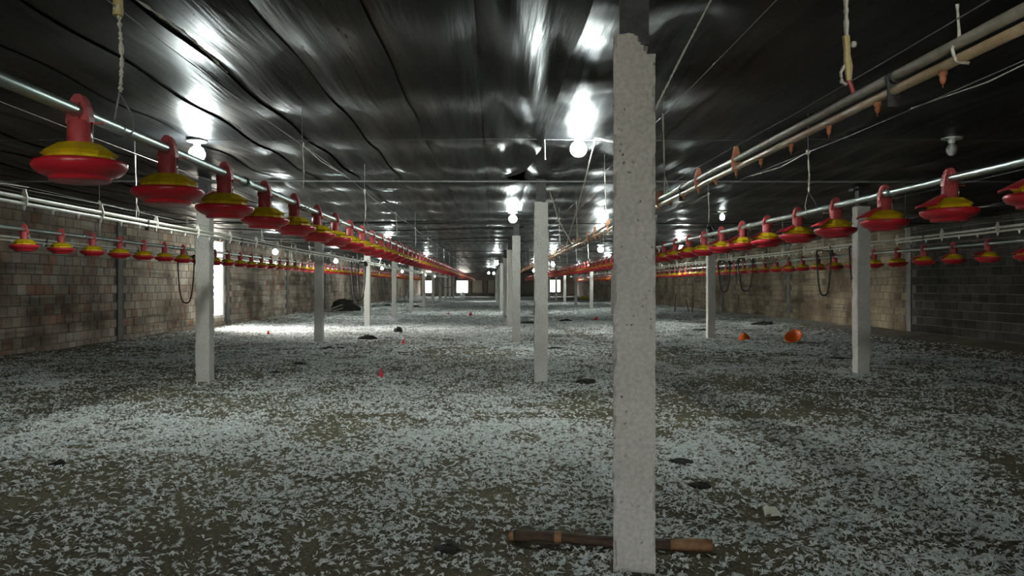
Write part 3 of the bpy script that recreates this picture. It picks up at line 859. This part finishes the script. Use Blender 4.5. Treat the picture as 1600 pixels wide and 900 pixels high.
tag(o, 'slanting frayed rope rising from the broken-headed pillar to the ceiling', 'rope')
o = obj('loose_rope', rope([(0.90, 12.2, 2.88), (0.98, 12.4, 2.72), (1.08, 12.6, 2.45), (1.328, 12.9, 2.085)], 0.008, 0.4, 10), M['rope'])
tag(o, 'frayed slack rope hanging just beyond the first slim pillar', 'rope')

# ------------------------------------------------------------------ bulbs
BR = 0.072
glass_prof = [(0.024, 0.0), (0.034, -0.016), (0.064, -0.040), (0.082, -0.075), (0.084, -0.105), (0.070, -0.142), (0.042, -0.166), (0.0, -0.176)]
gl_on = MB().lathe(glass_prof, 12).mesh('bulb_glass', True); gl_on.materials.append(M['bulb_on'])
gl_off = MB().lathe([(r * .62, z * .8) for r, z in glass_prof], 14).mesh('bulb_glass', True); gl_off.materials.append(M['bulb_off'])
gl_dim = gl_off.copy(); gl_dim.materials.clear(); gl_dim.materials.append(M['bulb_dim'])
fl_me = MB().lathe([(0.0, 0.035), (0.055, 0.034), (0.098, 0.012), (0.100, 0.0), (0.092, -0.002), (0.04, 0.012), (0.0, 0.012)], 20).mesh('flange', True); fl_me.materials.append(M['porcelain'])
so_me = MB().lathe([(0.034, 0.018), (0.036, -0.03), (0.026, -0.045), (0.0, -0.045)], 14).mesh('socket', True); so_me.materials.append(M['porcelain'])
def bulb(x, y, zb, on, label, group=None):
    """zb = height of the socket"""
    t = thing('ceiling_bulb', label, 'light bulb', (x, y, zb), group)
    obj('socket', so_me, None, t); obj('flange', fl_me, None, t)
    obj('bulb_glass', (gl_dim if on == 2 else gl_on) if on else gl_off, None, t, (0, 0, -0.035))
    if zb < 2.8:
        obj('cord', MB().tube([(0, 0, 0.02), (0, 0, CEIL - 0.01 - zb)], 0.006, 5), M['wire'], t)
    else:
        obj('stem', MB().tube([(0, 0, 0.02), (0, 0, CEIL + 0.01 - zb)], 0.012, 6), M['porcelain'], t)
ZC = 2.90
bulb(0.9, -1.9, ZC, True, 'glowing ceiling bulb between the broken-headed pillar and the near doorway')
bulb(-3.12, 8.1, ZC, True, 'big glowing bulb above the row of front red feeder pans')
bulb(0.87, 7.8, ZC, True, 'big glowing bulb beside the broken-headed pillar and white rope')
bulb(0.42, 16.0, ZC, True, 'glowing bulb over the middle row between the two slim pillars')
bulb(4.75, 7.95, ZC, False, 'unlit pale bulb with wide round flange on the dark ceiling')
bulb(4.72, 15.8, ZC, 2, 'small glowing bulb alone on the dark ceiling beyond the unlit bulb')
for (x, y) in ((-3.3, 24.3), (-3.35, 38.8)): bulb(x, y, ZC, True, 'glowing bulb fixed to the ceiling right above the opening-side feed pipe', 'far bulbs over the opening-side feed pipe')
for (x, y) in ((-6.6, 23.3), (-6.6, 32.3), (-6.6, 45.8), (-6.6, 56), (-6.6, 75), (-6.6, 87)): bulb(x, y, 2.53, True, 'glowing bulb hung on a cord between opening-side pillars and weathered wall', 'corded bulbs by the weathered wall')
for (x, y) in ((3.2, 22.8), (3.05, 39)): bulb(x, y, 2.58, True, 'glowing bulb hung on a cord over the orange bowl side feed pipe', 'corded bulbs over the feed pipe')
bulb(6.6, 27, 2.78, True, 'glowing bulb hung behind the pans before the unbroken wall')
for (x, y) in ((0.18, 37), (-0.35, 66), (0.08, 68)): bulb(x, y, 2.58, True, 'glowing bulb hung on a cord by the far middle pillars', 'far middle bulbs')
for (x, y) in ((6.6, 44), (6.6, 60), (3.0, 56)): bulb(x, y, 2.58, True, 'glowing bulb hung on a cord far along the unbroken wall side', 'far bulbs on the unbroken wall side')

# ------------------------------------------------------------------ things lying on the litter
def gz(x, y): return float(floor_z(np.array([x]), np.array([y]))[0])
def at(px, py):
    d = CAM_H * 1200 / (py - 446.0)
    return ((px - 770) / 1200 * d, d)
CLODS = []
def clod(x, y, r, h, label, group=None, name='dirt_clod', n=14):
    m = MB(); rows = 6; h = h + 0.012
    CLODS.append((x, y, r))
    s = random.randint(0, 999)
    prof = [(r * math.sin(PI / 2 * i / rows + 0.02), h * math.cos(PI / 2 * i / rows)) for i in range(rows + 1)]
    for i, (q, z) in enumerate(prof):
        for k in range(n):
            an = 2 * PI * k / n
            f = 0.6 + 0.8 * float(vn(np.array([k * 0.7 + s]), np.array([i * 0.9]), s)[()] if False else vn(np.array([k * 0.7 + s]), np.array([i * 0.9]), s)[0])
            m.v.append((q * f * math.cos(an), q * f * math.sin(an) * 0.8, z * (0.7 + 0.5 * f) - 0.02))
    for i in range(rows):
        for k in range(n):
            k2 = (k + 1) % n
            m.f.append((i * n + k, i * n + k2, (i + 1) * n + k2, (i + 1) * n + k))
    o = obj(name, m, M['clod'], None, (x, y, gz(x, y)))
    return tag(o, label, 'clod', group)
for (px, py, r, h, lab, gr) in [
    (574, 530, 0.26, 0.09, 'low dark heap of debris on the sunlit litter', None), (545, 530, 0.24, 0.02, 'flat dark smear beside the low dark heap', None),
    (610, 529, 0.2, 0.02, 'flat dark patch on the far side of the low dark heap', None),
    (513, 545, 0.18, 0.04, 'dark clod near the opening-side pillar foot', None), (536, 544, 0.14, 0.03, 'smaller dark clod near the opening-side pillar foot', None),
    (468, 570, 0.13, 0.04, 'dark clod in front of the opening-side pillar', None), (433, 582, 0.12, 0.03, 'dark flat clod left in bare litter patch', None),
    (92, 727, 0.075, 0.035, 'small black clod alone in the front feathers', None), (917, 598, 0.15, 0.05, 'dark clod between the two pillars of the middle row', None),
    (622, 520, 0.13, 0.14, 'rounded dark stone on the sunlit litter near a red cone', None),
    (1062, 724, 0.10, 0.03, 'dark clod beside the broken-headed pillar', None), (1094, 762, 0.08, 0.03, 'second dark clod beside the broken-headed pillar', None),
    (1310, 560, 0.22, 0.03, 'flat dark clod near the pillar under the galvanised pipe', None),
    (1195, 508, 0.4, 0.10, 'dark heap by the unbroken wall behind the orange bowls', None), (1100, 516, 0.4, 0.05, 'flat dark heap by the pillar next to the orange bowl', None),
    (825, 505, 0.5, 0.06, 'flat dark heap behind the first slim pillar', None), (884, 502, 0.25, 0.08, 'small black lump on the pale far litter', None),
    (700, 860, 0.08, 0.03, 'dark twiggy clod near the stick', None), (868, 545, 0.2, 0.03, 'dark clod beside the second slim pillar', None),
    (650, 480, 0.3, 0.1, 'far dark clod near the opening-side pillars', 'far clods'), (606, 478, 0.3, 0.1, 'far dark clod near the opening-side pillars', 'far clods'), (600, 484, 0.3, 0.05, 'far dark clod near the opening-side pillars', 'far clods')]:
    x, y = at(px, py); clod(x, y, r, h, lab, gr)

def cone(px, py, r, h, lab, lean=0.0, gr=None):
    x, y = at(px, py)
    t = thing('red_cone', lab, 'cone', (x, y, gz(x, y) - 0.005), gr)
    t.rotation_euler = (lean * .6, lean, random.uniform(0, 3))
    CLODS.append((x, y, r * 1.1))
    obj('shell', MB().lathe([(r, 0), (r, 0.008), (r * .93, 0.014), (r * .45, h * .55), (r * .10, h * .98), (0, h)], 14), M['cone_red'], t)
    obj('rim', MB().lathe([(r * 1.06, 0.0), (r * 1.08, 0.006), (r * 1.0, 0.014), (r * .95, 0.004)], 14), M['cone_red'], t)
cone(595, 589, 0.058, 0.15, 'small red plastic cone standing alone in the front litter')
cone(630, 538, 0.068, 0.15, 'small red plastic cone near the rounded dark stone', 0.1)
cone(419, 523, 0.066, 0.13, 'small red plastic cone on the brightest sunlit litter', 0.1)
cone(735, 493, 0.11, 0.17, 'red cone lying far down the aisle by the middle pillars', 0.25, 'far red cones')
cone(701, 492, 0.11, 0.15, 'red cone lying far down the aisle by the middle pillars', 0.25, 'far red cones')
cone(931, 500, 0.11, 0.15, 'red cone far behind the broken-headed pillar near a black lump', 0.2)

def bowl(px, py, r, lab, flipped):
    x, y = at(px, py)
    CLODS.append((x, y, r * 1.1))
    if not flipped:
        t = thing('orange_bowl', lab, 'bowl', (x, y, gz(x, y) - 0.01))
        obj('shell', MB().lathe([(r * 1.0, 0.0), (r * 1.0, 0.02), (r * .93, 0.03), (r * .86, 0.07), (r * .62, 0.13), (r * .25, 0.175), (r * .14, 0.20), (0, 0.205)], 24), M['orange'], t, smooth=True)
        obj('rim', MB().lathe([(r * 1.08, 0.0), (r * 1.1, 0.012), (r * 1.0, 0.022), (r * .96, 0.005)], 24), M['orange'], t, smooth=True)
    else:
        t = thing('orange_bowl', lab, 'bowl', (x, y, gz(x, y) + 0.150))
        t.rotation_euler = (math.radians(30), math.radians(-36), 0)
        obj('shell', MB().lathe([(0, -0.10), (r * .3, -0.095), (r * .66, -0.06), (r * .9, -0.02), (r, 0.02), (r * .97, 0.022), (r * .86, -0.012), (r * .6, -0.048), (r * .28, -0.08), (0, -0.085)], 24), M['orange'], t, smooth=True)
        obj('rim', MB().lathe([(r * .98, 0.015), (r * 1.06, 0.014), (r * 1.08, 0.022), (r * 1.04, 0.03), (r * .97, 0.028)], 24), M['orange'], t, smooth=True)
bowl(1163, 531, 0.165, 'upside-down orange plastic bowl with pointed centre on the litter', False)
bowl(1240, 536, 0.20, 'tilted orange plastic bowl lying open on the litter', True)

# stick at the pillar's foot
t = thing('fallen_stick', 'dark bark stick with bare wood ends lying behind the broken-headed pillar', 'stick', (0, 0, 0))
a = Vector((0.085, 4.14, gz(0.085, 4.14) + 0.028)); b = Vector((1.14, 3.98, gz(1.14, 3.98) + 0.030)); STICK_A, STICK_B = a, b
def sp(s): return a.lerp(b, s) + Vector((0, 0.012 * math.sin(s * 9), 0.006 * math.sin(s * 7)))
obj('bark', MB().tube([sp(s) for s in np.linspace(0.025, 0.62, 14)] + [sp(s) for s in np.linspace(0.66, 0.80, 4)], [0.031 * random.uniform(.9, 1.08) for _ in range(18)], 10), M['wood'], t, smooth=True)
obj('bare_end', MB().tube([sp(s) for s in (0.80, 0.86, 0.93, 1.0)], [0.030, 0.033, 0.034, 0.03], 10), M['wood_bare'], t, smooth=True)
obj('broken_end', MB().tube([sp(s) for s in (0.0, 0.012, 0.027)], [0.024, 0.029, 0.031], 10), M['wood_bare'], t, smooth=True)
obj('bare_patch', MB().tube([sp(s) for s in (0.225, 0.24, 0.26, 0.275)], [0.028, 0.0325, 0.0325, 0.028], 10), M['wood_bare'], t, smooth=True)

# plastic scrap, bucket, far bits
x, y = at(1205, 806)
CLODS.append((x, y - 0.02, 0.05))
m = MB(); P = [(-0.04, 0.0), (-0.045, 0.055), (-0.02, 0.07), (0.0, 0.05), (0.03, 0.055), (0.05, 0.03), (0.04, 0.0)]
m.prism(P, -0.004, 0.004); m.prism([(-0.04, 0), (0.04, 0), (0.03, 0.012), (-0.03, 0.012)], -0.06, 0.004)
o = obj('plastic_scrap', m, M['scrap'], None, (x, y, gz(x, y) + 0.005)); o.rotation_euler = (-0.35, 0, 0.2)
tag(o, 'torn pale greenish plastic scrap standing in the feathers', 'scrap')
x, y = at(723, 468)
CLODS.append((x, y, 0.25))
t = thing('white_bucket', 'white plastic bucket far down the aisle near the bright far window', 'bucket', (x, y, 0))
obj('body', MB().lathe([(0, 0), (.2, 0), (.24, .5), (.22, .5), (.18, .03), (0, .03)], 18), M['white_plastic'], t, smooth=True)
obj('neck', MB().lathe([(.235, .48), (.17, .62), (.16, .72), (.15, .72), (.15, .6)], 18), M['white_plastic'], t, smooth=True)
x, y = at(632, 470)
CLODS.append((x + .1, y, 0.22))
t = thing('white_bucket', 'white plastic bucket standing at the weathered wall', 'bucket', (x + .1, y, 0))
obj('body', MB().lathe([(0, 0), (.16, 0), (.2, .4), (.18, .4), (.15, .03), (0, .03)], 18), M['white_plastic'], t, smooth=True)
obj('rim', MB().lathe([(.2, .38), (.215, .39), (.215, .41), (.2, .42), (.18, .4)], 18), M['white_plastic'], t, smooth=True)
x, y = at(913, 467)
o = clod(x, y, 0.5, 0.2, 'low yellow heap lying far along the unbroken wall side', None, 'yellow_sack'); o.data.materials.clear(); o.data.materials.append(M['yellow_bag']); o['category'] = 'sack'
x, y = at(515, 487)
clod(x + .55, y + 1, 0.75, 0.5, 'large black heap at the foot of the weathered wall', None, 'dark_heap')
t = thing('leaning_board', 'pale board lying against the large black heap', 'board', (x + 0.35, y - 0.9, 0.0))
CLODS.append((x + 0.40, y - 1.0, 0.62))
m = MB(); m.box(-0.55, 0.55, -0.12, 0.12, 0, 0.03); o = obj('plank', m, M['board'], t); o.rotation_euler = (0.1, -0.35, 0.3); o.location = (0, 0, 0.2)
m = MB(); m.box(-0.5, 0.5, -0.1, 0.1, 0, 0.03); o = obj('plank', m, M['board'], t); o.rotation_euler = (0.2, -0.2, -0.2); o.location = (0.1, -0.2, 0.1)
# sticks leaning by the unbroken wall
for i, (xx, yy, ln) in enumerate(((9.6, 40.5, 0.9), (9.9, 38.8, 0.6), (10.0, 38.5, 0.8))):
    o = obj('thin_stick', MB().tube([(0, 0, -0.02), (0.1 * (-1) ** i, 0.2, ln)], 0.03, 6), M['wood'], None, (xx, yy, gz(xx, yy)))
    tag(o, 'thin dark stick standing up by the unbroken wall', 'stick', 'sticks by the unbroken wall')

# ------------------------------------------------------------------ white feathers over the litter
def density(x, y):
    n = fbm(x * 0.75, y * 0.55, 40, 4)
    n2 = fbm(x * 3.1, y * 2.6, 60, 3)
    d = np.clip((n - 0.36) / 0.24, 0, 1) * 0.62 + 0.30
    d = d * (0.45 + 1.0 * np.clip((n2 - 0.32) / 0.36, 0, 1))
    # worn track beyond the orange-bowl-side aisle and bare strips beside the walls
    tr = np.exp(-((x - 3.55 + 0.10 * (y - 10)) / 0.25) ** 2)
    d = d * (1 - 0.7 * tr)
    d = d * np.clip((10.4 - x) / 1.4, 0.04, 1) * np.clip((x + 9.0) / 0.8, 0.08, 1)
    return np.clip(d, 0, 1)

def ribbons(name, n, xr, yr, L, Wd, H, segs, cross, prob_scale, seed, tuft=0):
    rs = np.random.default_rng(seed)
    x = rs.uniform(*xr, n); y = rs.uniform(*yr, n)
    # only what the room could show from around here
    keep = (np.abs(x - 0.3) < 0.72 * np.maximum(y, 0) + 1.2) & (rs.uniform(0, 1, n) < density(x, y) * prob_scale) & (x < 10.15) & (x > -8.95)
    for (qx, qy, qr) in CLODS:
        keep &= (x - qx) ** 2 + ((y - qy) / 0.85) ** 2 > (qr * 1.0 + 0.4 * L) ** 2
    g = 0.5 * L
    for (px, py) in cen + lef + rig:
        keep &= ~((np.abs(x - px) < 0.10 + g) & (y > py - g) & (y < py + 0.20 + g))
    # the turned front pillar, in its own axes
    lx = (x - 0.6806) * math.cos(0.15) - (y - 3.69) * math.sin(0.15)
    ly = (x - 0.6806) * math.sin(0.15) + (y - 3.69) * math.cos(0.15)
    keep &= ~((np.abs(lx) < 0.10 + g) & (ly > -g) & (ly < 0.20 + g))
    # the stick
    sx_, sy_ = STICK_B.x - STICK_A.x, STICK_B.y - STICK_A.y
    tt = np.clip(((x - STICK_A.x) * sx_ + (y - STICK_A.y) * sy_) / (sx_ ** 2 + sy_ ** 2), 0, 1)
    keep &= np.hypot(x - STICK_A.x - tt * sx_, y - STICK_A.y - tt * sy_) > 0.036 + 0.3 * L
    x = x[keep]; y = y[keep]; n = len(x)
    if tuft:
        rad = rs.uniform(0.6, 1.7, n)
        x = np.repeat(x, tuft); y = np.repeat(y, tuft); n = n * tuft
        ph = rs.uniform(0, 2 * PI, n); rr = np.repeat(rad, tuft) * 0.014 * np.sqrt(rs.uniform(0, 1, n))
        x = x + rr * np.cos(ph); y = y + rr * np.sin(ph)
    ln = L * rs.uniform(0.55, 1.45, n); wd = Wd * rs.uniform(0.5, 1.5, n); hh = H * rs.uniform(0.3, 1.6, n)
    th = rs.uniform(0, 2 * PI, n); bend = rs.uniform(-2.2, 2.2, n); tilt = rs.uniform(-0.35, 0.35, n)
    s = np.linspace(0, 1, segs + 1)
    prof = np.sin(PI * (0.10 + 0.86 * s)) ** 0.8
    a = th[:, None] + bend[:, None] * (s[None, :] - 0.5)
    stp = ln[:, None] / segs
    dx = np.cos(a) * stp; dy = np.sin(a) * stp
    cx = x[:, None] + np.cumsum(dx, 1) - dx[:, :1] - ln[:, None] / 2 * np.cos(th)[:, None]
    cyy = y[:, None] + np.cumsum(dy, 1) - dy[:, :1] - ln[:, None] / 2 * np.sin(th)[:, None]
    lift = rs.uniform(0, 1, n)[:, None]
    cz = hh[:, None] * (np.sin(PI * s)[None, :] * (1 - lift) + lift * (s[None, :] ** 2) * 1.3)
    base = floor_z(x, y)[:, None] + 0.003 + rs.uniform(0, 0.008, n)[:, None]
    nxv = -np.sin(a); nyv = np.cos(a)
    w = wd[:, None] * prof[None, :] / 2
    vs = []
    offs = [-1, 1] if cross == 2 else [-1, 0, 1]
    for o_ in offs:
        zz = base + cz + (0.0 if o_ else 0.35 * 1) * 0 + o_ * w * tilt[:, None] * 0.8 + (w * 0.45 if (cross == 3 and o_ == 0) else 0)
        jit = 1 + rs.uniform(-0.35, 0.35, w.shape)
        vs.append(np.stack([cx + nxv * w * o_ * jit, cyy + nyv * w * o_ * jit, np.maximum(zz, base - 0.004)], 2))
    V = np.stack(vs, 2)  # n, segs+1, cross, 3
    nv = (segs + 1) * cross
    V = V.reshape(n * nv, 3)
    q = []
    for i in range(segs):
        for c in range(cross - 1):
            q.append([i * cross + c, i * cross + c + 1, (i + 1) * cross + c + 1, (i + 1) * cross + c])
    q = np.array(q)
    Q = (np.arange(n)[:, None, None] * nv + q[None]).reshape(-1, 4)
    return V, Q
parts = [
    ribbons('n', 70000, (-7, 7.5), (3.0, 8.0), 0.042, 0.013, 0.011, 4, 3, 0.95, 1),
    ribbons('nt', 36000, (-7, 7.5), (3.0, 8.0), 0.026, 0.0060, 0.010, 3, 2, 0.95, 5, 11),
    ribbons('nb', 90000, (-7, 7.5), (3.0, 8.0), 0.016, 0.0060, 0.006, 2, 2, 0.9, 9),
    ribbons('m', 130000, (-9, 10.7), (8.0, 15.0), 0.044, 0.015, 0.010, 3, 2, 0.95, 2),
    ribbons('mt', 32000, (-9, 10.7), (8.0, 15.0), 0.032, 0.010, 0.012, 2, 2, 0.95, 6, 5),
    ribbons('f', 140000, (-9, 10.7), (15.0, 30.0), 0.084, 0.037, 0.014, 2, 2, 0.9, 3),
    ribbons('ff', 80000, (-9, 10.7), (30.0, 62.0), 0.15, 0.075, 0.020, 2, 2, 0.9, 4),
]
off = 0; VV = []; QQ = []
for V, Q in parts:
    VV.append(V); QQ.append(Q + off); off += len(V)
VV = np.concatenate(VV); QQ = np.concatenate(QQ)
print('feather quads', len(QQ))
fo = obj('feather_litter', np_mesh('feather_litter', VV, QQ, True), M['feather'])
tag(fo, 'white moulted chicken feathers and down strewn over the floor', 'feathers', None, 'stuff')
